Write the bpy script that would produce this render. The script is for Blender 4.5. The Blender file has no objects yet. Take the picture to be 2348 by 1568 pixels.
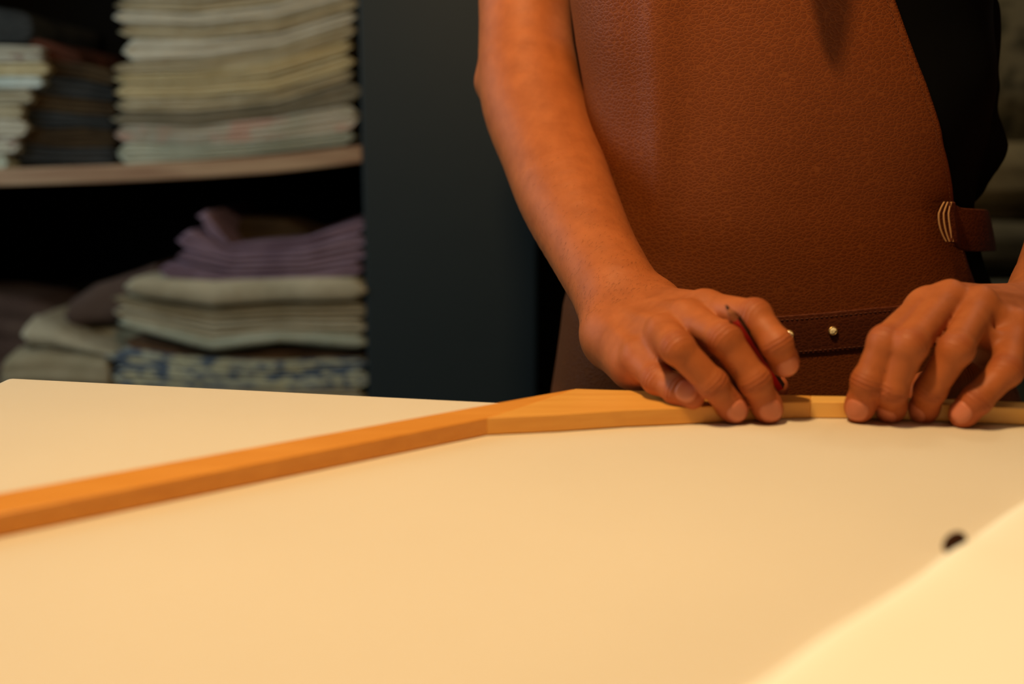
import bpy, math, random
import numpy as np
from mathutils import Vector, noise as mnoise

random.seed(7)
rng = np.random.default_rng(7)
C = bpy.context.scene.collection
R = math.radians

# ---------------------------------------------------------------- camera
TZ = 0.87                      # height of the table top
H = 0.165                      # camera height over the table top
F = 2480.0                     # focal length in pixels of a 2348 wide frame
PITCH = math.atan(459 / F)
cp, sp = math.cos(PITCH), math.sin(PITCH)
CAM = np.array([0.0, 0.0, TZ + H])
FW = np.array([0, cp, -sp]); UP = np.array([0, sp, cp]); RT = np.array([1.0, 0, 0])

def ray(px, py):
    return FW + (px - 1174) / F * RT + (784 - py) / F * UP
def D(px, py, d):              # point at optical depth d
    return CAM + d * ray(px, py)
def T(px, py, z=0.0):          # point on the plane z above the table top
    r = ray(px, py); return CAM + r * ((TZ + z - CAM[2]) / r[2])
def X(px, py, y):              # point on the vertical plane at distance y
    r = ray(px, py); return CAM + r * (y / r[1])

cd = bpy.data.cameras.new('camera'); cam = bpy.data.objects.new('camera', cd); C.objects.link(cam)
cam.location = CAM; cam.rotation_euler = (math.pi / 2 - PITCH, 0, 0)
cd.sensor_width = 36; cd.lens = F / 2348 * 36; cd.clip_start = 0.01
cd.dof.use_dof = True; cd.dof.focus_distance = 0.76; cd.dof.aperture_fstop = 3.3
bpy.context.scene.camera = cam

# ---------------------------------------------------------------- light
w = bpy.data.worlds.new('world'); bpy.context.scene.world = w; w.use_nodes = True
w.node_tree.nodes['Background'].inputs[0].default_value = (0.5, 0.6, 0.7, 1)
w.node_tree.nodes['Background'].inputs[1].default_value = 0.02
def lamp(kind, name, loc, power, col, target=None, **kw):
    l = bpy.data.lights.new(name, kind); l.energy = power; l.color = col
    for k, v in kw.items(): setattr(l, k, v)
    o = bpy.data.objects.new(name, l); C.objects.link(o); o.location = loc
    if target is not None:
        o.rotation_euler = (Vector(target) - Vector(loc)).to_track_quat('-Z', 'Y').to_euler()
    return o
lamp('POINT', 'pendant_bulb_light', (-0.09, 0.42, TZ + 0.73), 19.3, (1.0, 0.67, 0.33), shadow_soft_size=0.03)
lamp('AREA', 'overhead_fill', (0.3, 0.0, 2.55), 2.5, (1.0, 0.66, 0.36), target=(0.1, 0.8, 1.0), shape='RECTANGLE', size=1.2, size_y=1.0)  # warm fill added from above, no fixture behind it
lamp('AREA', 'window_daylight', (-1.66, 1.0, 1.55), 11.5, (0.80, 0.98, 1.0), target=(-0.2, 1.1, 1.2), shape='RECTANGLE', size=1.3, size_y=1.1)
lamp('AREA', 'back_right_fill', (1.35, 1.75, 2.6), 7.0, (1.0, 0.86, 0.62), target=(1.35, 2.3, 1.0), shape='RECTANGLE', size=0.5, size_y=0.3)  # added fill that lifts the dark right background, no known source
sc = bpy.context.scene
sc.view_settings.view_transform = 'Standard'; sc.view_settings.look = 'None'
sc.view_settings.exposure = 0.30; sc.view_settings.gamma = 1.0; sc.view_settings.use_curve_mapping = False

# ---------------------------------------------------------------- helpers
def mesh_obj(name, V, Fc, mat, parent=None, smooth=True):
    me = bpy.data.meshes.new(name)
    me.from_pydata([tuple(map(float, v)) for v in V], [], [tuple(map(int, f)) for f in Fc])
    me.update()
    if smooth: me.shade_smooth()
    if mat is not None: me.materials.append(mat)
    o = bpy.data.objects.new(name, me); C.objects.link(o)
    if parent is not None: o.parent = parent
    return o
def empty(name, loc, label, cat, group=None):
    o = bpy.data.objects.new(name, None); C.objects.link(o); o.location = loc
    o['label'] = label; o['category'] = cat
    if group: o['group'] = group
    return o
def tag(o, label, cat, group=None):
    o['label'] = label; o['category'] = cat
    if group: o['group'] = group
    return o
def under(o, root):            # parent a mesh built in world coordinates
    o.parent = root; o.matrix_parent_inverse = root.matrix_world.inverted()
    return o
def attach(o, root):
    bpy.context.view_layer.update()
    o.parent = root; o.matrix_parent_inverse = root.matrix_world.inverted(); return o
def struct(o):
    o['kind'] = 'structure'; return o
def box_vf(lo, hi):
    x0, y0, z0 = lo; x1, y1, z1 = hi
    V = [(x0,y0,z0),(x1,y0,z0),(x1,y1,z0),(x0,y1,z0),(x0,y0,z1),(x1,y0,z1),(x1,y1,z1),(x0,y1,z1)]
    return V, [(0,3,2,1),(4,5,6,7),(0,1,5,4),(1,2,6,5),(2,3,7,6),(3,0,4,7)]
def box(name, lo, hi, mat, bevel=0.0):
    o = mesh_obj(name, *box_vf(lo, hi), mat, smooth=False)
    if bevel:
        m = o.modifiers.new('bevel', 'BEVEL'); m.width = bevel; m.segments = 3
        m.limit_method = 'ANGLE'
    return o
def fbm(p, s):
    return mnoise.noise(Vector((p[0] * s, p[1] * s, p[2] * s)))

# ---------------------------------------------------------------- materials
def mat(name, base, rough=0.7, spec=0.3):
    m = bpy.data.materials.new(name); m.use_nodes = True
    b = m.node_tree.nodes['Principled BSDF']
    b.inputs['Base Color'].default_value = (*base, 1); b.inputs['Roughness'].default_value = rough
    b.inputs['Specular IOR Level'].default_value = spec
    return m
class NT:
    def __init__(s, m): s.t = m.node_tree; s.n = s.t.nodes; s.l = s.t.links; s.b = s.n['Principled BSDF']
    def new(s, k, **kw):
        n = s.n.new(k)
        for a, v in kw.items(): setattr(n, a, v)
        return n
    def link(s, a, b): s.l.new(a, b)
    def coord(s, scale=(1,1,1), rot=(0,0,0)):
        c = s.new('ShaderNodeTexCoord'); m = s.new('ShaderNodeMapping')
        m.inputs['Scale'].default_value = scale; m.inputs['Rotation'].default_value = rot
        s.link(c.outputs['Object'], m.inputs[0]); return m.outputs[0]
    def noise(s, vec, scale, detail=3, rough=0.5):
        n = s.new('ShaderNodeTexNoise'); n.inputs['Scale'].default_value = scale
        n.inputs['Detail'].default_value = detail; n.inputs['Roughness'].default_value = rough
        s.link(vec, n.inputs['Vector']); return n.outputs['Fac']
    def ramp(s, fac, stops):
        r = s.new('ShaderNodeValToRGB'); e = r.color_ramp.elements
        while len(e) < len(stops): e.new(0.5)
        for q, (p, c) in zip(e, stops): q.position = p; q.color = (*c, 1) if len(c) == 3 else c
        s.link(fac, r.inputs[0]); return r.outputs[0]
    def math(s, op, a, b=None, c=None):
        n = s.new('ShaderNodeMath', operation=op)
        for i, v in enumerate((a, b, c)):
            if v is None: continue
            if isinstance(v, (int, float)): n.inputs[i].default_value = v
            else: s.link(v, n.inputs[i])
        return n.outputs[0]
    def mix(s, fac, a, b, mode='MIX'):
        n = s.new('ShaderNodeMix', data_type='RGBA', blend_type=mode)
        for i, v in ((0, fac), (6, a), (7, b)):
            if isinstance(v, (int, float)): n.inputs[i].default_value = v
            elif isinstance(v, tuple): n.inputs[i].default_value = (*v, 1)
            else: s.link(v, n.inputs[i])
        return n.outputs[2]
    def bump(s, h, dist, strength=1.0, prev=None):
        n = s.new('ShaderNodeBump'); n.inputs['Distance'].default_value = dist
        n.inputs['Strength'].default_value = strength
        s.link(h, n.inputs['Height'])
        if prev is not None: s.link(prev, n.inputs['Normal'])
        s.link(n.outputs[0], s.b.inputs['Normal']); return n.outputs[0]

def cloth_mat(name, c1, c2, scale=18, weave=900, rough=0.95, speck=None):
    c1 = tuple(c * 0.93 for c in c1); c2 = tuple(c * 0.93 for c in c2)
    m = mat(name, c1, rough, 0.1); t = NT(m); v = t.coord()
    col = t.ramp(t.noise(v, scale, 4), [(0.35, c1), (0.65, c2)])
    if speck:
        sc_, cs, lo, hi = speck
        f = t.ramp(t.noise(t.coord(scale=(1, 1, 2.2)), sc_, 2), [(lo, (0,0,0)), (hi, (1,1,1))])
        col = t.mix(f, col, cs)
    t.link(col, t.b.inputs['Base Color'])
    t.bump(t.noise(v, 60, 4), 0.004, 0.6)
    return m

def twill(name, base, angle=0.6, tint=None):
    m = mat(name, base, 0.9, 0.15); t = NT(m)
    v = t.coord(rot=(0, 0, angle))
    wv = t.new('ShaderNodeTexWave', wave_type='BANDS', bands_direction='X')
    wv.inputs['Scale'].default_value = 330; wv.inputs['Distortion'].default_value = 0.4
    wv.inputs['Detail'].default_value = 1; t.link(v, wv.inputs['Vector'])
    n1 = t.noise(v, 1400, 2); n2 = t.noise(v, 9, 3)
    n3 = t.ramp(t.noise(v, 14, 2, 0.4), [(0.25, (1,1,1)), (0.33, (0,0,0))])
    col = t.ramp(n2, [(0.3, tuple(c * 0.97 for c in base)), (0.7, base)])
    col = t.mix(t.math('MULTIPLY', wv.outputs['Fac'], 0.13), col, tuple(c * 0.45 for c in base))
    t.link(col, t.b.inputs['Base Color'])
    h = t.math('ADD', wv.outputs['Fac'], t.math('MULTIPLY', n1, 0.6))
    t.bump(h, 0.00022, 0.7)
    t.b.inputs['Sheen Weight'].default_value = 0.1
    return m
M_CLOTH = twill('table_twill', (0.80, 0.70, 0.53))
M_SHEET = mat('cream_sheet', (0.94, 0.90, 0.74), 0.8, 0.2)
M_TABLE = mat('table_board', (0.35, 0.22, 0.12), 0.6)

def wood(name, c1, c2, rot=0.0):
    m = mat(name, c1, 0.34, 0.45); t = NT(m)
    v = t.coord(scale=(6, 90, 160), rot=(0, 0, rot))
    n = t.noise(v, 1.0, 4, 0.6); v2 = t.coord(); n2 = t.noise(v2, 7, 2)
    col = t.ramp(n, [(0.3, c1), (0.7, c2)])
    col = t.mix(t.math('MULTIPLY', n2, 0.25), col, tuple(c * 0.75 for c in c1))
    t.link(col, t.b.inputs['Base Color'])
    b = t.bump(n, 0.0003, 0.4)
    t.bump(t.noise(v2, 45, 3), 0.0006, 0.35, b)
    return m
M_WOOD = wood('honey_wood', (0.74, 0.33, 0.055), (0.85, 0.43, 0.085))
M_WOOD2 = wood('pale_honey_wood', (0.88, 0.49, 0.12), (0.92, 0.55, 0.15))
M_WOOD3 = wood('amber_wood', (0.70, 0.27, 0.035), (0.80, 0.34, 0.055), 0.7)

def leather(name, c1, c2, scale=330, rough=0.5, depth=0.00035, sx=0.75):
    m = mat(name, c1, rough, 0.32); t = NT(m)
    v = t.coord(scale=(sx, sx, 1.15))
    nz = t.new('ShaderNodeTexNoise'); nz.inputs['Scale'].default_value = 90; t.link(v, nz.inputs['Vector'])
    vm = t.new('ShaderNodeVectorMath', operation='MULTIPLY_ADD'); t.link(nz.outputs['Color'], vm.inputs[0])
    vm.inputs[1].default_value = (0.0016,) * 3; t.link(v, vm.inputs[2])
    vo = t.new('ShaderNodeTexVoronoi', feature='DISTANCE_TO_EDGE'); vo.inputs['Scale'].default_value = scale
    t.link(vm.outputs[0], vo.inputs['Vector'])
    e = t.ramp(vo.outputs['Distance'], [(0.0, (0,0,0)), (0.16, (0.75,)*3), (0.5, (1,1,1))])
    col = t.mix(t.ramp(vo.outputs['Distance'], [(0.0, (1,1,1)), (0.10, (0,0,0))]), c1, c2)
    big = t.noise(v, 14, 3)
    col = t.mix(t.math('MULTIPLY', big, 0.25), col, tuple(c * 0.7 for c in c1))
    t.link(col, t.b.inputs['Base Color'])
    b = t.bump(e, depth, 0.55)
    t.bump(t.noise(v, 1500, 2), 0.00008, 0.5, b)
    return m
M_APRON = leather('brown_leather', (0.160, 0.034, 0.0035), (0.235, 0.060, 0.010))
M_STRAP = leather('strap_leather', (0.10, 0.021, 0.006), (0.14, 0.035, 0.011), scale=260, rough=0.5)
M_EDGE = mat('raw_leather_edge', (0.50, 0.26, 0.10), 0.8)
M_THREAD = mat('brown_thread', (0.16, 0.05, 0.025), 0.7)
M_GOLD = mat('gold_metal', (0.95, 0.66, 0.26), 0.38); M_GOLD.node_tree.nodes['Principled BSDF'].inputs['Metallic'].default_value = 1
M_CRYSTAL = mat('crystal', (1.0, 0.88, 0.55), 0.15, 1.0); M_CRYSTAL.node_tree.nodes['Principled BSDF'].inputs['Metallic'].default_value = 0.0
M_SHIRT = mat('black_shirt', (0.004, 0.004, 0.0045), 0.95, 0.04)
M_TROUSER = mat('dark_trousers', (0.02, 0.022, 0.028), 0.9, 0.1)
M_SHOE = mat('black_shoe', (0.01, 0.01, 0.01), 0.4)
M_HAIR = mat('black_hair', (0.012, 0.007, 0.005), 0.5)

def skin_mat():
    m = mat('skin', (0.52, 0.19, 0.085), 0.55, 0.28); t = NT(m); v = t.coord()
    n = t.noise(v, 55, 4, 0.6); n2 = t.noise(v, 700, 2)
    col = t.ramp(n, [(0.3, (0.33, 0.088, 0.021)), (0.7, (0.43, 0.122, 0.032))])
    k = t.new('ShaderNodeAttribute', attribute_name='knuckle'); tp = t.new('ShaderNodeAttribute', attribute_name='tip')
    col = t.mix(t.math('MULTIPLY', k.outputs['Fac'], 0.45), col, (0.27, 0.055, 0.016))
    col = t.mix(t.math('MULTIPLY', tp.outputs['Fac'], 0.55), col, (0.48, 0.115, 0.045))
    t.link(col, t.b.inputs['Base Color'])
    t.b.inputs['Subsurface Weight'].default_value = 0.12
    t.b.inputs['Subsurface Radius'].default_value = (1.0, 0.35, 0.15)
    t.b.inputs['Subsurface Scale'].default_value = 0.004
    # knuckle creases running across each joint
    s = t.new('ShaderNodeAttribute', attribute_name='along')
    wob = t.math('MULTIPLY', t.noise(v, 160, 2), 4.5)
    wave = t.math('SINE', t.math('ADD', t.math('MULTIPLY', s.outputs['Fac'], 2300), wob))
    h = t.math('MULTIPLY', wave, k.outputs['Fac'])
    b = t.bump(h, 0.0003, 0.6)
    vo = t.new('ShaderNodeTexVoronoi', feature='DISTANCE_TO_EDGE'); vo.inputs['Scale'].default_value = 900
    t.link(v, vo.inputs['Vector'])
    b = t.bump(vo.outputs['Distance'], 0.00012, 0.35, b)
    b = t.bump(n, 0.0012, 0.35, b)
    t.bump(t.noise(v, 260, 3), 0.00035, 0.35, b)
    return m
M_SKIN = skin_mat()
M_NAIL = mat('fingernail', (0.58, 0.19, 0.10), 0.38, 0.4)

# ---------------------------------------------------------------- room
M_WALL = mat('plaster_grey', (0.16, 0.16, 0.12), 0.9)
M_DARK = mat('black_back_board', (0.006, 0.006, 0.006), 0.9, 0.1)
M_FLOOR = mat('dark_floor', (0.06, 0.05, 0.04), 0.6)
M_CEIL = mat('ceiling_paint', (0.10, 0.10, 0.10), 0.9)
struct(box('floor', (-1.9, -1.6, -0.1), (2.6, 3.0, 0), M_FLOOR))
struct(box('ceiling', (-1.9, -1.6, 2.7), (2.6, 3.0, 2.8), M_CEIL))
struct(box('wall_back', (-1.9, 2.75, 0), (2.6, 2.85, 2.7), M_WALL))
struct(box('wall_left', (-1.9, -1.6, 0), (-1.8, 2.75, 2.7), M_CEIL))
struct(box('wall_right', (2.5, -1.6, 0), (2.6, 2.75, 2.7), M_CEIL))
struct(box('wall_front', (-1.8, -1.6, 0), (2.5, -1.5, 2.7), M_CEIL))

# ---------------------------------------------------------------- shelving unit
YS = 1.86
m_panel = mat('slate_panel', (0.019, 0.030, 0.038), 0.5, 0.22)
t = NT(m_panel); t.bump(t.noise(t.coord(), 5, 2), 0.01, 0.12)
m_shelf = mat('shelf_wood', (0.36, 0.24, 0.16), 0.7)
t = NT(m_shelf); t.link(t.ramp(t.noise(t.coord(scale=(6, 60, 60)), 1, 3), [(0.3, (0.26, 0.15, 0.095)), (0.7, (0.42, 0.30, 0.20))]), t.b.inputs['Base Color'])
su = empty('shelving_unit', (-0.4, 2.1, 0), 'dark open shelving unit behind the table holding stacks of folded fabric', 'shelving unit')
xl = X(841, 800, YS)[0]; xr = X(1230, 800, YS)[0]
attach(box('side_panel', (xl, YS, 0), (xr, 2.42, 2.45), m_panel, 0.004), su)['label'] = 'wide slate grey side panel'
attach(box('side_panel', (-1.24, YS, 0), (-1.19, 2.42, 2.45), m_panel, 0.003), su)
attach(box('side_panel', (0.66, YS, 0), (0.70, 2.42, 2.45), m_panel, 0.003), su)
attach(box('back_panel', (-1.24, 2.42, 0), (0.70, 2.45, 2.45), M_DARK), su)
attach(box('top_panel', (-1.24, YS, 2.45), (0.70, 2.45, 2.48), m_panel), su)
def shelf_board(pts_top, thick, name='shelf'):
    P = [X(a, b, YS - 0.0) for a, b in pts_top]
    xs = np.array([p[0] for p in P]); zs = np.array([p[2] for p in P])
    V = []; n = 24
    for i in range(n + 1):
        x = -1.19 + (xl + 1.19) * i / n
        z = np.interp(x, xs, zs)
        V += [(x, YS, z), (x, 2.42, z), (x, 2.42, z - thick), (x, YS, z - thick)]
    Fc = []
    for i in range(n):
        for k in range(4):
            a = 4 * i + k; b = 4 * i + (k + 1) % 4
            Fc.append((a, a + 4, b + 4, b))
    Fc += [(0, 1, 2, 3), (4*n+3, 4*n+2, 4*n+1, 4*n)]
    o = mesh_obj(name, V, Fc, m_shelf, smooth=False)
    m = o.modifiers.new('bevel', 'BEVEL'); m.width = 0.003; m.segments = 2; m.limit_method = 'ANGLE'
    return attach(o, su)
SH = [(-900, 420), (0, 387), (250, 379), (450, 369), (640, 356), (845, 331)]
shelf_board(SH, 0.029)
LOW = [(-900, 985), (0, 968), (845, 968)]
shelf_board(LOW, 0.029)
shelf_board([(-900, -560), (845, -560)], 0.029)

# ---------------------------------------------------------------- folded fabrics
BEIGE = cloth_mat('beige_linen', (0.40, 0.36, 0.25), (0.50, 0.46, 0.34))
CREAM = cloth_mat('cream_linen', (0.50, 0.44, 0.27), (0.58, 0.52, 0.34))
GREY = cloth_mat('taupe_linen', (0.17, 0.16, 0.12), (0.22, 0.20, 0.15))
WHITE = cloth_mat('white_cotton', (0.48, 0.47, 0.40), (0.56, 0.55, 0.47))
MINT = cloth_mat('pale_green_cotton', (0.40, 0.44, 0.37), (0.48, 0.52, 0.45))
PINKY = cloth_mat('pink_flecked_cotton', (0.42, 0.43, 0.37), (0.50, 0.48, 0.42), speck=(14, (0.50, 0.36, 0.31), 0.5, 0.62))
ICE = cloth_mat('ice_blue_cotton', (0.50, 0.60, 0.60), (0.58, 0.66, 0.65))
FLORAL = cloth_mat('flecked_print', (0.45, 0.47, 0.42), (0.6, 0.6, 0.52), speck=(45, (0.20, 0.10, 0.09), 0.52, 0.6))
BROWN = cloth_mat('dark_brown_wool', (0.045, 0.030, 0.017), (0.075, 0.050, 0.026))
RUST = cloth_mat('rust_wool', (0.05, 0.018, 0.010), (0.12, 0.04, 0.025))
CHAR = cloth_mat('charcoal_wool', (0.025, 0.028, 0.030), (0.045, 0.048, 0.05))
LILAC = cloth_mat('lilac_cotton', (0.18, 0.125, 0.185), (0.25, 0.18, 0.255))
OAT = cloth_mat('oat_linen', (0.27, 0.235, 0.155), (0.34, 0.30, 0.21))
OAT2 = cloth_mat('pale_oat_linen', (0.36, 0.335, 0.25), (0.46, 0.43, 0.33))
PALEG = cloth_mat('pale_sage_cotton', (0.30, 0.34, 0.28), (0.38, 0.41, 0.34))
BLUEP = cloth_mat('blue_cream_print', (0.52, 0.52, 0.36), (0.42, 0.46, 0.40), scale=16, speck=(38, (0.09, 0.13, 0.20), 0.47, 0.57))
DUSK = cloth_mat('mauve_brown_cotton', (0.075, 0.05, 0.045), (0.10, 0.07, 0.06))

def folded(name, top, bot, mat_, label, group, layers=4, yf=YS + 0.015, depth=0.34, ragged=0.006, seed=0, roll=False, cat='fabric', back_slope=0.0):
    """folded cloth; top and bot are curves along its front"""
    x0 = max(top[0][0], bot[0][0]); x1 = min(top[-1][0], bot[-1][0])
    tx = [p[0] for p in top]; ty = [p[1] for p in top]; bx = [p[0] for p in bot]; by = [p[1] for p in bot]
    n = 44; V = []; Fc = []
    NS = layers * 5 + 1; NB = 6; L = None
    for i in range(n + 1):
        u = i / n
        px = x0 + (x1 - x0) * u
        pt = X(px, np.interp(px, tx, ty), yf); pb = X(px, np.interp(px, bx, by), yf)
        xw = 0.5 * (pt[0] + pb[0]); zt, zb = pt[2], pb[2]
        e = min(u, 1 - u) * n / 2.2                    # rounded ends
        k = math.sqrt(max(0.0, 1 - (1 - min(1, e)) ** 2)) * 0.80 + 0.20
        zm = 0.5 * (zt + zb); zt_, zb_ = zm + (zt - zm) * k, zm + (zb - zm) * k
        ring = []
        for j in range(NS):                            # front, bottom to top
            s = j / (NS - 1); ph = s * layers
            bul = abs(math.sin(math.pi * ph)) ** 0.5
            li = min(int(ph), layers - 1)
            nz = mnoise.noise(Vector((xw * 9, li * 3.7 + seed, seed * 1.3)))
            y = yf - 0.009 * bul + 0.006 + 0.007 * nz + (0.006 if roll else 0) * (abs(2 * s - 1) ** 2)
            if roll: y += 0.5 * (zt_ - zb_) * (1 - math.sqrt(max(0, 1 - (2 * s - 1) ** 2)))
            jit = 0.0
            sgn = -1 if u < 0.5 else 1
            endw = max(0, 1 - min(u, 1 - u) * n / 2.0)
            jit = sgn * endw * ragged * (bul - 0.4 + 1.6 * mnoise.noise(Vector((li * 5.1 + seed, sgn * 2.0, 0.3))))
            wz = 0.0015 * mnoise.noise(Vector((xw * 16, s * 6, seed + 5.0)))
            ring.append((xw + jit, y, zb_ + (zt_ - zb_) * s + wz))
        for j in range(1, NB + 1):                     # over the top to the back
            s = j / NB
            ring.append((xw, yf + 0.01 + depth * s, zt_ - 0.002 + back_slope * s + 0.003 * mnoise.noise(Vector((xw * 8, s * 4, seed)))))
        for j in range(NB + 1):
            s = 1 - j / NB
            ring.append((xw, yf + 0.01 + depth * s, zb_ + 0.001))
        L = len(ring); V += ring
    for i in range(n):
        for j in range(L):
            a = i * L + j; b = i * L + (j + 1) % L
            Fc.append((a, b, b + L, a + L))
    c0 = len(V); V.append(tuple(np.mean(np.array(V[:L]), axis=0))); c1 = len(V); V.append(tuple(np.mean(np.array(V[n*L:n*L+L]), axis=0)))
    for j in range(L):
        Fc.append((c0, (j + 1) % L, j)); Fc.append((c1, n * L + j, n * L + (j + 1) % L))
    return tag(mesh_obj(name, V, Fc, mat_), label, cat, group)

def stack(xs_l, xs_r, curves, items, group, **kw):
    """curves: list of (y at 4 stations), bottom first"""
    for i, it in enumerate(items):
        m_, lab, layers, dl, dr = it
        l, r = xs_l + dl, xs_r + dr
        st = [l, l + (r - l) * 0.33, l + (r - l) * 0.66, r]
        folded('folded_fabric', list(zip(st, curves[i + 1])), list(zip(st, curves[i])), m_, lab, group, layers=layers, seed=i * 7.3 + xs_l * 0.01, **kw)

z3 = lambda *a: [v / 2.73 for v in a]
cur = [z3(1038, 1006, 958, 898), z3(890, 905, 880, 820), z3(785, 790, 735, 640), z3(700, 702, 650, 500),
       z3(620, 610, 575, 430), z3(520, 520, 480, 330), z3(462, 450, 390, 235), z3(398, 372, 300, 140),
       z3(236, 250, 205, 60), z3(150, 165, 120, -20), z3(60, 85, 30, -120), z3(10, 15, -40, -190), z3(-60, -60, -110, -250), z3(-160, -170, -210, -330)]
stack(268, 808, cur, [
    (MINT, 'pale green folded cotton, bottom of the tall stack on the upper shelf', 4, 6, 2),
    (PINKY, 'pink-flecked pale cotton, second from bottom of the tall stack', 4, 2, 8),
    (GREY, 'dark taupe folded linen low in the tall stack', 2, -4, 14),
    (BEIGE, 'beige folded linen lying on the dark taupe one in the tall stack', 3, 8, 0),
    (CREAM, 'warm cream folded linen in the middle of the tall stack', 3, 4, -2),
    (CREAM, 'yellowish cream linen just above mid-height of the tall stack', 3, -2, -8),
    (BEIGE, 'thin sandy linen directly under the white cloth in the tall stack', 3, -6, 6),
    (WHITE, 'thick greyish white folded cotton high in the tall stack', 2, 22, 8),
    (BEIGE, 'sandy folded cloth resting on the greyish white cotton', 3, 10, 10),
    (WHITE, 'off-white ragged-edged cloth near the top of the tall stack', 2, -2, 10),
    (BEIGE, 'crumpled beige cloth at the top edge of the photo in the tall stack', 2, 2, 12),
    (OAT2, 'oat coloured cloth topmost of the visible tall stack', 2, 8, 12)], 'tall stack of light fabrics on the upper shelf')
# dark brown stack left of the tall one
cur = [z3(1010, 1030, 1030, 1035), z3(900, 920, 925, 920), z3(790, 810, 800, 820), z3(690, 700, 720, 730), z3(575, 600, 620, 640), z3(470, 480, 500, 540), z3(370, 380, 400, 440), z3(240, 260, 300, 330)]
stack(45, 262, cur, [
    (CHAR, 'near-black folded wool, bottom of the dark stack on the upper shelf', 3, -4, 0),
    (BROWN, 'dark brown folded wool second from bottom of the dark stack', 4, 0, 2),
    (CHAR, 'blackish folded wool third from bottom of the dark stack', 3, 10, 0),
    (BROWN, 'dark brown wool at mid-height of the dark stack', 3, 0, 3),
    (CHAR, 'charcoal wool above the middle of the dark stack', 3, 24, 0),
    (BROWN, 'olive brown wool second from top of the dark stack', 3, 40, -4),
    (RUST, 'rust red folded wool on top of the dark stack', 3, 36, -78)], 'stack of dark fabrics on the upper shelf', yf=YS + 0.05)
# light stack at the left edge of the frame
cur = [z3(1075, 1075, 1070, 1070), z3(960, 965, 965, 965), z3(860, 860, 860, 865), z3(745, 745, 745, 745), z3(655, 655, 655, 655), z3(565, 565, 560, 560), z3(490, 485, 480, 478), z3(400, 395, 392, 390), z3(330, 325, 330, 340), z3(285, 285, 285, 290)]
stack(-200, 110, cur, [
    (MINT, 'pale mint cloth, bottom of the light stack at the left edge', 2, 0, -92),
    (FLORAL, 'white print cloth with dark flecks low in the left edge stack', 3, 0, -68),
    (WHITE, 'whitish cloth third from bottom of the left edge stack', 3, 0, -56),
    (BEIGE, 'beige cloth below the taupe one in the left edge stack', 2, 0, -60),
    (OAT2, 'pale taupe folded cloth at mid-height of the left edge stack', 3, 0, -38),
    (ICE, 'icy blue-white folded cloth in the left edge stack', 2, 0, -14),
    (CREAM, 'pale yellow cloth lying on the icy blue one', 2, 0, 0),
    (FLORAL, 'flecked print cloth second from top of the left edge stack', 2, 0, -12),
    (WHITE, 'creased off-white cloth on top of the left edge stack', 2, 0, -14)], 'stack of light fabrics at the left edge of the upper shelf', yf=YS + 0.03)
folded('folded_fabric', list(zip([-200, -60, 40, 75], [10, 12, 24, 34])), list(zip([-200, -60, 40, 75], [100, 100, 98, 92])), CHAR, 'dark slate cloth lying above the light stack at the left edge', 'stack of light fabrics at the left edge of the upper shelf', yf=YS + 0.10)
# lower bay, zoom 2.73 offset 440
z4 = lambda *a: [440 + v / 2.73 for v in a]
G = 'stack of pale fabrics on the lower shelf'
def low(lx, top, bot, m_, lab, **kw):
    xs = [v / 2.73 for v in lx]
    folded('folded_fabric', list(zip(xs, z4(*top))), list(zip(xs, z4(*bot))), m_, lab, kw.pop('group', G), **kw)
low([560, 1100, 1700, 2290], [1215, 1235, 1235, 1235], [1440, 1440, 1440, 1440], OAT2, 'cream cloth at the very bottom of the lower stack', layers=4, seed=1)
low([720, 1200, 1700, 2290], [1075, 1115, 1140, 1110], [1215, 1235, 1235, 1235], BLUEP, 'blue and cream printed cloth, lower of the two printed ones', layers=4, seed=2, ragged=0.012)
low([700, 1150, 1700, 2290], [985, 1040, 1070, 1050], [1075, 1115, 1140, 1110], BLUEP, 'blue and cream printed cloth, upper of the two printed ones', layers=3, seed=3, ragged=0.015)
low([800, 1150, 1700, 2290], [895, 985, 985, 980], [985, 1040, 1070, 1050], cloth_mat('cocoa_cotton', (0.06, 0.035, 0.02), (0.15, 0.09, 0.055), scale=12), 'dark cocoa cloth pressed between printed and pale green cloths', layers=2, seed=4, yf=YS + 0.045)
low([740, 1330, 1750, 2290], [790, 930, 880, 905], [845, 1000, 950, 990], PALEG, 'thin pale sage cloth curving under the thick beige ones', layers=1, seed=5, yf=YS + 0.005)
low([730, 1330, 1750, 2290], [700, 820, 800, 800], [790, 930, 880, 905], OAT2, 'speckled beige cloth directly above the pale sage one', layers=3, seed=6)
low([720, 1330, 1750, 2290], [640, 730, 700, 690], [700, 820, 800, 800], OAT, 'thin oat cloth below the thick folded cream cloth', layers=3, seed=7)
low([800, 1330, 1850, 2270], [535, 560, 540, 540], [650, 725, 690, 690], OAT2, 'thick softly folded cream cloth beneath the lilac ones', layers=1, seed=8, yf=YS, roll=False)
G2 = 'lilac fabrics heaped on the lower stack'
low([1020, 1400, 1900, 2270], [435, 500, 490, 425], [545, 568, 548, 530], LILAC, 'lilac folded cloth, lowest of the heaped lilac ones', layers=2, seed=9, group=G2)
low([1130, 1450, 1900, 2280], [355, 430, 420, 345], [440, 500, 490, 430], LILAC, 'lilac cloth second from bottom of the heaped lilac ones', layers=2, seed=10, group=G2, ragged=0.01)
low([1150, 1450, 1900, 2280], [215, 375, 345, 255], [370, 430, 420, 345], LILAC, 'lilac cloth under the topmost one, its left end turned up', layers=2, seed=11, group=G2, ragged=0.012)
low([1262, 1450, 1900, 2280], [75, 325, 290, 160], [250, 375, 345, 255], LILAC, 'topmost lilac cloth with a raised pointed left corner', layers=2, seed=12, group=G2, ragged=0.01, yf=YS + 0.03)
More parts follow.
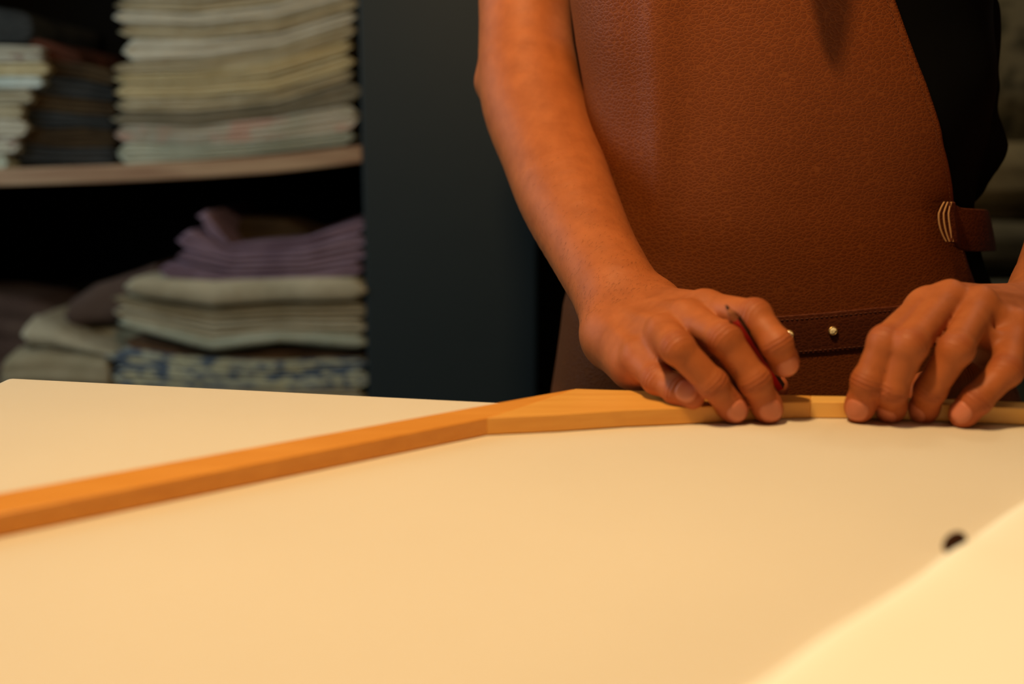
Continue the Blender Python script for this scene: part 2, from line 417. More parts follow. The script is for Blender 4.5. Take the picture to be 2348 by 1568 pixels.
low([1500, 1650, 1800, 1950], [160, 165, 185, 260], [330, 330, 320, 320], BROWN, 'dark brown cloth behind the lilac heap', layers=2, seed=13, group=G2, yf=YS + 0.12, depth=0.2)
G3 = 'loosely rolled fabrics at the left of the lower shelf'
low([20, 250, 450, 680], [1010, 1000, 1020, 1040], [1330, 1330, 1330, 1330], OAT, 'oat coloured rolled cloth lying lowest at the left of the lower shelf', layers=3, seed=14, group=G3, yf=YS + 0.01, roll=True)
low([140, 330, 500, 720], [790, 850, 930, 1010], [1000, 1000, 1020, 1040], OAT2, 'cream cloth roll with a rounded end on the lowest rolled cloth', layers=1, seed=15, group=G3, yf=YS + 0.03, roll=True)
low([420, 600, 800, 1010], [700, 580, 520, 440], [850, 830, 830, 800], DUSK, 'brownish mauve cloth leaning behind the cream stack', layers=1, seed=16, group=G3, yf=YS + 0.10, depth=0.2)
low([420, 600, 800, 1010], [850, 830, 830, 800], [1330, 1330, 1330, 1330], OAT, 'oat cloth pile behind the cream roll', layers=4, seed=18, group=G3, yf=YS + 0.13, depth=0.2)
low([-500, -100, 200, 400], [640, 640, 680, 760], [1330, 1330, 1330, 1330], DUSK, 'dim mauve brown cloth pile at the left edge of the lower shelf', layers=5, seed=17, group=G3, yf=YS + 0.16, depth=0.2)

# right background: hanging speckled cloth over pale bolts
m_speck = mat('speckled_cloth', (0.17, 0.16, 0.11), 0.95, 0.1); t = NT(m_speck)
t.link(t.ramp(t.noise(t.coord(), 32, 2), [(0.42, (0.075, 0.072, 0.05)), (0.56, (0.19, 0.175, 0.12))]), t.b.inputs['Base Color'])
def drape(name, px0, px1, pyt, pyb, y, mat_, thick=0.02, wav=0.012, fr=22):
    a = X(px0, pyt, y); b = X(px1, pyb, y); n = 40; V = []; Fc = []
    for i in range(n + 1):
        x = a[0] + (b[0] - a[0]) * i / n
        for j in range(9):
            z = a[2] + (b[2] - a[2]) * j / 8
            yy = y + wav * math.sin(x * fr + 0.6 * math.sin(z * 5)) + 0.012 * abs(j / 4 - 1) ** 3
            V.append((x, yy, z))
    for i in range(n):
        for j in range(8):
            k = i * 9 + j; Fc.append((k, k + 1, k + 10, k + 9))
    o = mesh_obj(name, V, Fc, mat_); m = o.modifiers.new('thick', 'SOLIDIFY'); m.thickness = thick; m.offset = 1
    return o
tag(drape('hanging_cloth', 2060, 2760, -700, 318, 2.30, m_speck), 'grey-green speckled cloth hanging on the back wall at the right', 'fabric')
sb = empty('wall_counter', (1.2, 2.4, 0), 'low pale counter standing against the wall at the right edge', 'counter')
zc_ = X(2300, 640, 2.2)[2]
attach(box('counter_top', (0.75, 2.14, zc_ - 0.03), (1.9, 2.7, zc_), mat('counter_paint', (0.12, 0.12, 0.09), 0.7), 0.004), sb)
attach(box('counter_body', (0.77, 2.17, 0), (1.88, 2.68, zc_ - 0.03), mat('counter_grey', (0.10, 0.115, 0.085), 0.8), 0.004), sb)
pale = cloth_mat('sand_bolt_cloth', (0.17, 0.14, 0.08), (0.22, 0.18, 0.105))
dull = cloth_mat('dull_olive_cloth', (0.09, 0.08, 0.052), (0.12, 0.105, 0.07))
RB = 'cloth bolts on the counter at the right'
folded('cloth_bolt', [(2060, 318), (2400, 318), (2760, 318)], [(2060, 500), (2400, 500), (2760, 500)], pale, 'sand coloured cloth bolt lying on the olive one at the right edge', RB, layers=2, yf=2.18, roll=True, seed=3, cat='cloth bolt')
folded('cloth_bolt', [(2060, 500), (2400, 500), (2760, 500)], [(2060, 638), (2400, 638), (2760, 638)], dull, 'dull olive cloth bolt resting on the counter at the right edge', RB, layers=2, yf=2.16, roll=True, seed=5, cat='cloth bolt')

# ---------------------------------------------------------------- table and cloth
tb = empty('cutting_table', (0.2, 0.3, 0), 'wooden cutting table covered with beige fabric', 'table')
def tedge(x): return 0.668 - 0.15 * x
def prism(name, poly, z0, z1, mat_, bevel=0.0):
    n = len(poly); V = [(p[0], p[1], z0) for p in poly] + [(p[0], p[1], z1) for p in poly]
    Fc = [tuple(range(n - 1, -1, -1)), tuple(range(n, 2 * n))] + [(i, (i + 1) % n, n + (i + 1) % n, n + i) for i in range(n)]
    o = mesh_obj(name, V, Fc, mat_, smooth=False)
    if bevel:
        m = o.modifiers.new('bevel', 'BEVEL'); m.width = bevel; m.segments = 3; m.limit_method = 'ANGLE'; m.angle_limit = R(40)
    return o
TXL, TXR, TY0 = -0.345, 1.1, -0.45
attach(prism('tabletop', [(TXL, TY0), (TXR, TY0), (TXR, tedge(TXR)), (TXL, tedge(TXL))], TZ - 0.035, TZ - 0.002, M_TABLE, 0.003), tb)
for lx, ly in ((TXL + 0.06, TY0 + 0.06), (TXR - 0.06, TY0 + 0.06), (TXL + 0.06, 0.6), (TXR - 0.06, 0.42)):
    attach(box('leg', (lx - 0.03, ly - 0.03, 0), (lx + 0.03, ly + 0.03, TZ - 0.035), M_TABLE, 0.004), tb)
# fabric sheet
e1, e2 = T(50, 868), T(1130, 922)
def cedge(x):
    if x < e2[0]: return e2[1] + (x - e2[0]) * (e1[1] - e2[1]) / (e1[0] - e2[0]) - 0.006
    return e2[1] - 0.006 - 0.13 * (x - e2[0])
def over(d, r=0.010):
    if d <= 0: return d, 0.0
    a = min(d / r, math.pi / 2); rest = max(0, d - r * math.pi / 2)
    return r * math.sin(a), -(r * (1 - math.cos(a))) - rest
us = np.unique(np.concatenate([np.linspace(-0.56, -0.37, 20), np.linspace(-0.37, -0.33, 24), np.linspace(-0.33, 0.75, 180), np.linspace(0.75, 1.05, 12)]))
vs = np.concatenate([np.linspace(-0.42, -0.05, 50), np.linspace(-0.04, -0.004, 16), np.linspace(-0.002, 0.022, 18), np.linspace(0.03, 0.2, 14)])
V = []; nv = len(vs)
for u in us:
    for v in vs:
        ex, zx = over(-(u + 0.352)); x = -0.352 - ex if u < -0.352 else u
        zx = zx if u < -0.352 else 0
        ey, zy = over(v); y = cedge(u) + ey
        if v < -0.05: y = cedge(u) * (1 - (v + 0.05) / -0.37) + (-0.40) * ((v + 0.05) / -0.37) - 0.05
        else: y = cedge(u) + ey
        z = 0.0008 + zx + zy
        if zy == 0 and zx == 0:
            z += 0.0006 * (mnoise.noise(Vector((x * 9, y * 7, 1.0))) + 1) * 0.5
        else:
            y += 0.012 * math.sin(x * 30) * min(1, -zy / 0.05) if v > 0 else 0
        V.append((x, y, TZ + z))
Fc = [(i * nv + j, (i + 1) * nv + j, (i + 1) * nv + j + 1, i * nv + j + 1) for i in range(len(us) - 1) for j in range(nv - 1)]
tag(mesh_obj('fabric_sheet', V, Fc, M_CLOTH), 'large beige twill fabric sheet spread over the cutting table', 'fabric')

# pale sheet bottom right
edge = [(1500, 1720), (1620, 1640), (1735, 1568), (1850, 1488), (1950, 1421), (2050, 1353), (2141, 1292), (2230, 1232), (2348, 1150), (2480, 1062), (2600, 985)]
P = [T(a, b, 0.004) for a, b in edge]
dd = np.array(P[-1] - P[0]); dd[2] = 0; dd /= np.linalg.norm(dd); nn = np.array([dd[1], -dd[0], 0])   # towards the sheet side
xs = np.linspace(0, 1, 90); V = []
ax = np.linspace(0, 1, len(P)); PP = np.array([[np.interp(s, ax, [p[k] for p in P]) for k in range(3)] for s in xs])
for _ in range(3): PP[1:-1] = (PP[:-2] + 2 * PP[1:-1] + PP[2:]) / 4
prof = [(0.0025, 0.0007), (0.0004, 0.0016), (0.0, 0.0030), (0.0016, 0.0043), (0.004, 0.0050), (0.010, 0.0052), (0.02, 0.0046), (0.04, 0.0036), (0.09, 0.0030), (0.18, 0.0030), (0.3, 0.0030), (0.42, 0.0030)]
pk = T(2185, 1262, 0.004)
for q in PP:
    d = np.linalg.norm((q - pk)[:2]); lift = 0.0004 * math.exp(-(d / 0.012) ** 2) + 0.0012 * (mnoise.noise(Vector((q[0] * 25, q[1] * 25, 0))) )
    for a, b in prof:
        p = q + nn * a; V.append((p[0], p[1], TZ + b + max(-0.0008, lift) * math.exp(-a / 0.02)))
m_ = len(prof)
Fc = [(i * m_ + j, (i + 1) * m_ + j, (i + 1) * m_ + j + 1, i * m_ + j + 1) for i in range(len(xs) - 1) for j in range(m_ - 1)]
o = mesh_obj('cream_sheet', V, Fc, M_SHEET); md = o.modifiers.new('thick', 'SOLIDIFY'); md.thickness = 0.0007; md.offset = -1
tag(o, 'bright cream sheet with a soft edge lying at the lower right of the table', 'fabric')
# small raised dark oval of no known kind on the edge of the sheet
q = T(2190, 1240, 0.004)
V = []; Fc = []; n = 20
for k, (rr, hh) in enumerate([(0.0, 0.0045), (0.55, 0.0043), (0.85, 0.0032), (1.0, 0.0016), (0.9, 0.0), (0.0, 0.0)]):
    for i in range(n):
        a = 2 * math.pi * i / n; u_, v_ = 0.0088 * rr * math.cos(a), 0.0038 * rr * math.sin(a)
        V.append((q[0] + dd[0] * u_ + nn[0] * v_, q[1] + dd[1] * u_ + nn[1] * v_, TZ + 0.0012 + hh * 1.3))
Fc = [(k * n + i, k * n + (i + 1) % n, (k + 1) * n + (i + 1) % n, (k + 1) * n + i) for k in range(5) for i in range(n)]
tag(mesh_obj('fleck', V, Fc, mat('dark_fleck_brown', (0.035, 0.012, 0.003), 0.8, 0.1)), 'tiny dark brown oval fastener at the edge of the cream sheet', 'fleck')

# ---------------------------------------------------------------- wooden square ruler
RT_ = 0.0100
rz0 = TZ + 0.0016
sq = empty('wooden_square', tuple(T(1113, 985)), 'honey coloured wooden tailoring square lying across the beige fabric under both hands', 'ruler')
def tp(a, b): return T(a, b, RT_ + 0.0016)[:2]
def extrap(a, b, t_): return (a[0] + (b[0] - a[0]) * t_, a[1] + (b[1] - a[1]) * t_)
ci = tp(1115, 958); li0 = tp(0, 1178); lo0 = tp(0, 1130); co = tp(1319, 891)
li = extrap(ci, li0, 1.25); lo = extrap(co, lo0, 1.25)
front = [(1115, 958), (1281, 950), (1434, 940), (1562, 935), (1700, 927), (1800, 922.5), (1859, 921)]
back_r = [(1859, 907), (1790, 905), (1640, 900), (1520, 897), (1400, 893.5), (1319, 891)]
def arm(name, poly, m):
    return attach(prism(name, poly, rz0, rz0 + RT_, m, 0.0006), sq)
fr = [tp(*p) for p in front]; bk = [tp(*p) for p in back_r]
# long arm up to the mitre line, then the curved arm, then its spliced end piece
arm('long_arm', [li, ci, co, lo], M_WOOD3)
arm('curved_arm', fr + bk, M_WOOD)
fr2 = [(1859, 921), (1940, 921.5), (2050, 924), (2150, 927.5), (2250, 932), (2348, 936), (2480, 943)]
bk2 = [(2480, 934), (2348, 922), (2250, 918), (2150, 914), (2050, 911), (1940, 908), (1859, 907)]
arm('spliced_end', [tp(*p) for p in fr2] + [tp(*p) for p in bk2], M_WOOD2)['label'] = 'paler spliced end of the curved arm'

# ---------------------------------------------------------------- SDF tools
def smin(a, b, k):
    h = np.clip(0.5 + 0.5 * (b - a) / k, 0, 1); return b + (a - b) * h - k * h * (1 - h)
def rc(p, a, b, ra, rb):
    a = np.asarray(a, np.float32); ba = np.asarray(b, np.float32) - a; L = float(ba @ ba) + 1e-12
    q = p - a; h = np.clip(q @ ba / L, 0, 1)
    return np.sqrt(((q - h[:, None] * ba) ** 2).sum(1)) - (ra + (rb - ra) * h)
def sph(p, c, r):
    return np.sqrt(((p - np.asarray(c, np.float32)) ** 2).sum(1)) - r
def chain(p, pts, rs, k):
    d = None
    for i in range(len(pts) - 1):
        e = rc(p, pts[i], pts[i + 1], rs[i], rs[i + 1]); d = e if d is None else smin(d, e, k)
    return d
def surface(sdf, lo, hi, h):
    lo = np.array(lo, np.float64); hi = np.array(hi, np.float64)
    nb = np.ceil((hi - lo) / (8 * h)).astype(int); n = nb * 8
    bc = np.stack(np.meshgrid(*[lo[k] + (np.arange(nb[k]) + 0.5) * 8 * h for k in range(3)], indexing='ij'), -1).reshape(-1, 3)
    dc = sdf(bc.astype(np.float32)).reshape(nb)
    act = np.abs(dc) < 8 * h * 0.95 + 3 * h
    up8 = lambda a: a.repeat(8, 0).repeat(8, 1).repeat(8, 2)
    Fd = np.where(up8(dc) < 0, np.float32(-1), np.float32(1)); am = up8(act)
    ii = np.argwhere(am)
    for s in range(0, len(ii), 400000):
        q = ii[s:s + 400000]; Fd[q[:, 0], q[:, 1], q[:, 2]] = sdf((lo + q * h).astype(np.float32))
    I = Fd < 0
    cnt = np.zeros(tuple(n - 1), np.int8)
    for a in (0, 1):
        for b in (0, 1):
            for c in (0, 1):
                cnt += I[a:n[0] - 1 + a, b:n[1] - 1 + b, c:n[2] - 1 + c]
    cells = np.argwhere((cnt > 0) & (cnt < 8))
    idm = np.full(tuple(n - 1), -1, np.int32); idm[tuple(cells.T)] = np.arange(len(cells))
    acc = np.zeros((len(cells), 3)); num = np.zeros(len(cells))
    for ax in range(3):
        o1, o2 = [k for k in range(3) if k != ax]
        for a in (0, 1):
            for b in (0, 1):
                p0 = cells.copy(); p0[:, o1] += a; p0[:, o2] += b; p1 = p0.copy(); p1[:, ax] += 1
                f0 = Fd[tuple(p0.T)]; f1 = Fd[tuple(p1.T)]; m = (f0 < 0) != (f1 < 0)
                tt = np.where(m, f0 / np.where(m, f0 - f1, 1), 0)
                q = p0.astype(float); q[:, ax] += tt
                acc[m] += q[m]; num[m] += 1
    V = lo + acc / num[:, None] * h
    Q = []
    for ax in range(3):
        o1, o2 = (ax + 1) % 3, (ax + 2) % 3
        sl0 = [slice(1, n[k] - 1) for k in range(3)]; sl1 = list(sl0); sl0[ax] = slice(0, n[ax] - 1); sl1[ax] = slice(1, n[ax])
        A = I[tuple(sl0)]; B = I[tuple(sl1)]
        off = np.array([1, 1, 1]); off[ax] = 0
        for sgn, msk in ((1, A & ~B), (-1, ~A & B)):
            e = np.argwhere(msk) + off
            if not len(e): continue
            def cid(d1, d2):
                c = e.copy(); c[:, o1] -= d1; c[:, o2] -= d2; return idm[tuple(c.T)]
            q = np.stack([cid(1, 1), cid(0, 1), cid(0, 0), cid(1, 0)], 1)
            if sgn < 0: q = q[:, ::-1]
            Q.append(q)
    Q = np.concatenate(Q); Q = Q[(Q >= 0).all(1)]
    for _ in range(2):                                  # pull the vertices onto the true surface
        e = h * 0.5; p = V.astype(np.float32); d = sdf(p)
        g = np.stack([(sdf(p + np.float32(e) * np.eye(3, dtype=np.float32)[k]) - d) / e for k in range(3)], 1)
        V = V - np.clip(d, -h, h)[:, None] * g / np.maximum((g ** 2).sum(1), 0.2)[:, None]
    return V, Q

# ---------------------------------------------------------------- hands and arms
FINGER_R = {'index': (0.0108, 0.0098, 0.0090, 0.0083), 'middle': (0.0108, 0.0098, 0.0089, 0.0084),
            'ring': (0.0104, 0.0094, 0.0086, 0.0081), 'pinky': (0.0102, 0.0088, 0.0083, 0.0075), 'thumb': (0.0135, 0.0115, 0.0105, 0.0092)}
def smooth_path(P_, r_, m):
    Pn = np.concatenate([P_, r_[:, None]], 1); Pn = np.concatenate([Pn[:1] * 2 - Pn[1:2], Pn, Pn[-1:] * 2 - Pn[-2:-1]]); out = []
    for i in range(1, len(Pn) - 2):
        for k in range(m):
            t_ = k / m; a, b, c, d = Pn[i - 1], Pn[i], Pn[i + 1], Pn[i + 2]
            out.append(0.5 * (2 * b + (c - a) * t_ + (2 * a - 5 * b + 4 * c - d) * t_ ** 2 + (3 * b - a - 3 * c + d) * t_ ** 3))
    out.append(Pn[-2]); out = np.array(out); return out[:, :3], out[:, 3]
class Hand: pass
def make_hand(joints, wr, wu, hypo, arm_pts, arm_rs, bumps, thenar):
    h = Hand(); h.j = {k: [D(*q) for q in v] for k, v in joints.items()}
    h.wr, h.wu = D(*wr), D(*wu); h.wc = (h.wr + h.wu) / 2
    mi, mm, mr, mp = (h.j[k][0] for k in ('index', 'middle', 'ring', 'pinky'))
    side = mi - mp; side /= np.linalg.norm(side); ax = mm - h.wc; ax /= np.linalg.norm(ax)
    dn = np.cross(side, ax); dn /= np.linalg.norm(dn)
    if dn[2] - dn[1] < 0: dn = -dn
    h.dorsal = dn
    A = [D(*q) for q in arm_pts]
    AS, RS = smooth_path(np.array(A), np.array(arm_rs), 6)
    def sdf(p):
        # palm
        d = None
        ws = [h.wr, h.wr * 0.66 + h.wu * 0.34, h.wr * 0.33 + h.wu * 0.67, h.wu]
        for m_, w_, r_ in zip((mi, mm, mr, mp), ws, (0.0112, 0.0112, 0.0108, 0.0098)):
            a = w_ * 0.85 + m_ * 0.15
            e = rc(p, a, m_ - dn * 0.0005, 0.0165, r_)
            d = e if d is None else smin(d, e, 0.007)
            e = rc(p, a - dn * 0.006, m_ - dn * 0.009, 0.0150, r_ * 0.95); d = smin(d, e, 0.010)
        for i_, (ma, mb) in enumerate(((mi, mm), (mm, mr), (mr, mp))):
            d = smin(d, rc(p, (ws[i_] + ws[i_ + 1]) / 2, (ma + mb) / 2 - dn * 0.003, 0.0165, 0.0105), 0.008)
        for q in (mi, mm, mr, mp):
            d = smin(d, sph(p, q + dn * 0.0045, 0.0078), 0.005)
        for q, w_ in zip((mi, mm, mr, mp), ws):        # extensor tendons
            d = smin(d, rc(p, q + dn * 0.0095, w_ + dn * 0.013, 0.0022, 0.0018), 0.005)
        for a, b, ra, rb in hypo: d = smin(d, rc(p, D(*a), D(*b), ra, rb), 0.012)
        for a, b, ra, rb in thenar: d = smin(d, rc(p, D(*a), D(*b), ra, rb), 0.010)
        names = ['index', 'middle', 'ring', 'pinky']
        for a, b in zip(names[:-1], names[1:]):          # webs
            pa = h.j[a][0] * 0.72 + h.j[a][1] * 0.28; pb = h.j[b][0] * 0.72 + h.j[b][1] * 0.28
            if b == 'pinky': pa = h.j[a][0] * 0.6 + h.j[a][1] * 0.4; pb = h.j[b][0] * 0.6 + h.j[b][1] * 0.4
            d = smin(d, rc(p, pa - dn * 0.003, pb - dn * 0.003, 0.0068, 0.0065), 0.006)
        # forearm
        e = None
        for i in range(len(AS) - 1):
            g_ = rc(p, AS[i], AS[i + 1], RS[i], RS[i + 1]); e = g_ if e is None else np.minimum(e, g_)
        wa = A[-1]
        e = smin(e, rc(p, wa * 0.5 + A[-2] * 0.5, h.wr, arm_rs[-2] * 0.8, 0.0165), 0.015)
        e = smin(e, rc(p, wa * 0.5 + A[-2] * 0.5, h.wu, arm_rs[-2] * 0.8, 0.0165), 0.015)
        for c, r_ in bumps: e = smin(e, sph(p, D(*c), r_), 0.012)
        palm = smin(d, e, 0.018)
        out = palm
        for k, J in h.j.items():
            rs = FINGER_R[k]
            f = chain(p, J, rs, 0.003)
            ax_ = J[3] - J[2]; ax_ = ax_ / np.linalg.norm(ax_)
            f = smin(f, sph(p, J[1] + dorsal_of(J, 1) * 0.0009, rs[1] * 0.99), 0.004)
            f = smin(f, sph(p, J[2] + dorsal_of(J, 2) * 0.0008, rs[2] * 1.0), 0.003)
            # soft pad on the palm side of the tip
            f = smin(f, sph(p, J[3] - dorsal_of(J, 2) * 0.0012 - ax_ * 0.003, rs[3] * 1.0), 0.004)
            out = np.minimum(out, smin(palm, f, 0.0045))
        return out
    h.sdf = sdf; h.A = A
    return h
def dorsal_of(J, i):
    """back-of-finger direction at joint i"""
    a = J[min(i + 1, 3)] - J[i]; a = a / np.linalg.norm(a)
    v = CAM - J[i]; v = v / np.linalg.norm(v); v = v * 1.0 + np.array([0, 0, 0.25])
    n = v - a * (v @ a); return n / np.linalg.norm(n)

RH = make_hand(
    {'index': [(1622, 708, .680), (1730, 725, .645), (1780, 788, .632), (1799, 833, .642)],
     'middle': [(1576, 732, .672), (1660, 776, .634), (1730, 872, .632), (1762, 939, .641)],
     'ring': [(1524, 766, .668), (1552, 796, .628), (1634, 880, .630), (1684, 940, .640)],
     'pinky': [(1466, 822, .676), (1507, 869, .656), (1553, 894, .643), (1587, 909, .638)],
     'thumb': [(1560, 800, .735), (1650, 850, .715), (1725, 876, .700), (1774, 889, .690)]},
    (1490, 714, .752), (1398, 762, .742),
    [((1412, 790, .738), (1450, 842, .694), 0.0165, 0.0145)],
    [(1196, -420, .96), (1203, 0, .95), (1216, 205, .93), (1262, 345, .895), (1300, 450, .855), (1358, 572, .81), (1408, 662, .775), (1440, 725, .755)],
    [0.047, 0.0405, 0.0440, 0.0415, 0.0385, 0.0330, 0.0305, 0.0255],
    [((1124, 190, .945), 0.0125), ((1500, 690, .757), 0.012)],
    [((1500, 745, .757), (1560, 800, .735), 0.017, 0.014), ((1450, 780, .745), (1580, 800, .715), 0.014, 0.012)])
LH = make_hand(
    {'index': [(2120, 706, .668), (2032, 785, .630), (1990, 874, .632), (1970, 937, .642)],
     'middle': [(2172, 690, .668), (2086, 790, .622), (2045, 893, .630), (2043, 938, .645)],
     'ring': [(2244, 704, .664), (2192, 800, .622), (2133, 893, .632), (2117, 942, .646)],
     'pinky': [(2328, 756, .660), (2306, 850, .628), (2240, 916, .627), (2206, 951, .632)],
     'thumb': [(2260, 850, .735), (2190, 868, .715), (2125, 892, .700), (2090, 905, .692)]},
    (2365, 706, .752), (2440, 775, .742),
    [((2430, 800, .735), (2390, 820, .69), 0.0165, 0.014)],
    [(2480, -420, .97), (2520, 0, .96), (2545, 190, .935), (2520, 330, .895), (2490, 450, .855), (2460, 560, .81), (2430, 645, .775), (2405, 715, .755)],
    [0.047, 0.042, 0.0450, 0.0420, 0.0390, 0.0330, 0.0305, 0.0255],
    [((2385, 680, .757), 0.010)],
    [((2350, 760, .757), (2260, 850, .735), 0.017, 0.014), ((2380, 790, .745), (2260, 800, .715), 0.014, 0.012)])

def arm_surface(h, vox, top):
    pts = np.array([q for J in h.j.values() for q in J] + h.A[1:] + [h.wr, h.wu])
    lo = pts.min(0) - 0.05; hi = pts.max(0) + 0.055; hi[2] = top
    return surface(h.sdf, lo, hi, vox)

# ---------------------------------------------------------------- torso shape shared by body, shirt and apron
YC = 0.940
def yc(z): return 0.958 - 0.22 * np.clip(np.asarray(z) - TZ, -0.1, 0.5)
prof_rows = [  # image row, left px, right px of the silhouette
    (-900, 1330, 2290), (-500, 1300, 2330), (0, 1312, 2278), (100, 1322, 2272), (200, 1338, 2268), (300, 1348, 2260), (400, 1352, 2235), (470, 1350, 2222), (560, 1335, 2240),
    (640, 1302, 2262), (700, 1284, 2276), (800, 1272, 2296), (900, 1262, 2312), (1100, 1250, 2335), (1500, 1262, 2330)]
zz = []; cc = []; aa = []
for r_, l_, q_ in prof_rows:
    ya = YC
    for _ in range(5): ya = float(yc(X(l_, r_, ya)[2]))
    p0, p1 = X(l_, r_, ya), X(q_, r_, ya); zz.append(p0[2]); cc.append((p0[0] + p1[0]) / 2); aa.append((p1[0] - p0[0]) / 2)
zz, cc, aa = map(np.array, (zz, cc, aa)); o_ = np.argsort(zz); zz, cc, aa = zz[o_], cc[o_], aa[o_]
zb_ = np.array([TZ - 0.35, TZ - 0.05, TZ + 0.03, TZ + 0.12, TZ + 0.25, TZ + 0.40, TZ + 0.5]); bb_ = np.array([0.125, 0.122, 0.120, 0.114, 0.112, 0.115, 0.10])
def prof_at(z):
    return np.interp(z, zz, cc), np.interp(z, zz, aa) - 0.008, np.interp(z, zb_, bb_) - 0.008
def torso_d(p, off=0.0):       # approximate distance to the torso
    c, a, b = prof_at(p[:, 2]); a = a + off; b = b + off
    qx = np.abs(p[:, 0] - c) / a; qy = np.abs(p[:, 1] - yc(p[:, 2])) / b
    f = (qx ** 2.3 + qy ** 2.3) ** (1 / 2.3)
    return (f - 1) * np.minimum(a, b)
def surf_pt(th, z, off):
    c, a, b = prof_at(z); a += off; b += off; s, k = math.sin(th), math.cos(th)
    e = 2 / 2.3
    return np.array([c + a * math.copysign(abs(s) ** e, s), float(yc(z)) - b * math.copysign(abs(k) ** e, k), z])
def hit(px, py, off=0.0):      # angle and height where a line of sight meets the torso
    t = np.linspace(0.7, 1.1, 800); P_ = CAM + t[:, None] * ray(px, py)
    d = torso_d(P_, off); i = np.argmax(d < 0)
    if d[i] >= 0: i = int(np.argmin(d))
    q = P_[i]; c, a, b = prof_at(q[2]); e = 2.3 / 2
    sx = (q[0] - c) / (a + off); sy = -(q[1] - float(yc(q[2]))) / (b + off)
    return math.atan2(math.copysign(abs(sx) ** e, sx), math.copysign(abs(sy) ** e, sy)), q[2]

cx = 0.238
SHZ = TZ + 0.53
def body_low(p):
    d = torso_d(p, -0.006)
    top = p[:, 2] - (TZ + 0.50); bot = (TZ - 0.12) - p[:, 2]
    d = np.maximum(np.maximum(d, top), bot)
    for s, x in ((-1, 0.05), (1, 0.44)):
        d = smin(d, rc(p, (cx + s * 0.06, YC - 0.08, TZ + 0.46), (x, YC - 0.02, TZ + 0.475), 0.06, 0.05), 0.04)
        hx = cx + s * 0.095
        d = smin(d, rc(p, (hx, YC, TZ - 0.10), (hx + s * 0.01, YC + 0.0, 0.47), 0.088, 0.055), 0.03)
        d = smin(d, rc(p, (hx + s * 0.01, YC, 0.47), (hx + s * 0.015, YC + 0.03, 0.09), 0.055, 0.036), 0.02)
        d = smin(d, rc(p, (hx + s * 0.015, YC + 0.03, 0.05), (hx + s * 0.03, YC - 0.10, 0.03), 0.036, 0.026), 0.02)
    nb = np.array([cx, YC - 0.09, TZ + 0.50]); hd = np.array([cx - 0.005, YC - 0.12, TZ + 0.71])
    d = smin(d, rc(p, nb, hd - [0, -0.02, 0.06], 0.062, 0.055), 0.03)
    head = smin(sph(p, hd + [0, 0.015, 0.03], 0.086), rc(p, hd + [0, -0.02, -0.02], hd + [0, -0.045, -0.085], 0.066, 0.034), 0.03)
    head = smin(head, rc(p, hd + [0, -0.098, 0.0], hd + [0, -0.118, -0.035], 0.008, 0.013), 0.012)       # nose
    for s in (-1, 1):
        head = smin(head, rc(p, hd + [s * 0.083, 0.012, 0.015], hd + [s * 0.080, 0.008, -0.02], 0.014, 0.009), 0.006)   # ears
        head = smin(head, rc(p, hd + [s * 0.012, -0.091, 0.022], hd + [s * 0.05, -0.078, 0.022], 0.008, 0.006), 0.01)   # brow
        head = np.maximum(head, -sph(p, hd + [s * 0.032, -0.103, 0.003], 0.015))
        head = np.minimum(head, sph(p, hd + [s * 0.031, -0.080, 0.003], 0.013))                                         # eyes
    head = smin(head, rc(p, hd + [-0.02, -0.104, -0.062], hd + [0.02, -0.104, -0.062], 0.007, 0.007), 0.006)           # mouth
    return smin(d, head, 0.02)

V1, Q1 = arm_surface(RH, 0.00135, TZ + 0.46)
V2, Q2 = arm_surface(LH, 0.00145, TZ + 0.46)
V3, Q3 = surface(body_low, (-0.05, 0.62, 0.0), (0.56, 1.12, TZ + 0.86), 0.007)
VB = np.concatenate([V1, V2, V3]); QB = np.concatenate([Q1, Q2 + len(V1), Q3 + len(V1) + len(V2)])
person = empty('person', (cx, YC, 0), 'person in brown leather apron and black shirt, both hands on the wooden square', 'person')
def np_mesh(name, V, Q, m):
    me = bpy.data.meshes.new(name); me.vertices.add(len(V)); me.vertices.foreach_set('co', V.astype(np.float32).ravel())
    me.loops.add(Q.size); me.loops.foreach_set('vertex_index', Q.astype(np.int32).ravel())
    me.polygons.add(len(Q)); me.polygons.foreach_set('loop_start', np.arange(0, Q.size, 4, dtype=np.int32))
    me.update(calc_edges=True); me.validate(); me.shade_smooth(); me.materials.append(m)
    o = bpy.data.objects.new(name, me); C.objects.link(o); return o
body = np_mesh('body', VB, QB, M_SKIN); attach(body, person)
kn = np.zeros(len(VB)); al = np.zeros(len(VB)); tipw = np.zeros(len(VB))
nh = len(V1) + len(V2); Vh = VB[:nh]; best = np.full(nh, 9.0)
for h in (RH, LH):
    for k, J in h.j.items():
        for i in (1, 2):
            d = Vh - J[i]; a = J[i + 1] - J[i - 1]; a /= np.linalg.norm(a); n = dorsal_of(J, i)
            s = d @ a; dist = np.sqrt((d ** 2).sum(1)); dors = np.clip((d @ n) / 0.006, 0, 1)
            wt = np.exp(-(s / (0.0055 if i == 1 else 0.004)) ** 2) * dors * (dist < 0.016)
            m = wt > kn[:nh]; kn[:nh][m] = wt[m]; al[:nh][m] = s[m]
        d = np.sqrt(((Vh - J[3]) ** 2).sum(1)); tipw[:nh] = np.maximum(tipw[:nh], np.clip(1.6 - d / 0.0115, 0, 1))
for nme, arr in (('knuckle', kn), ('along', al), ('tip', tipw)):
    at = body.data.attributes.new(nme, 'FLOAT', 'POINT'); at.data.foreach_set('value', arr.astype(np.float32))

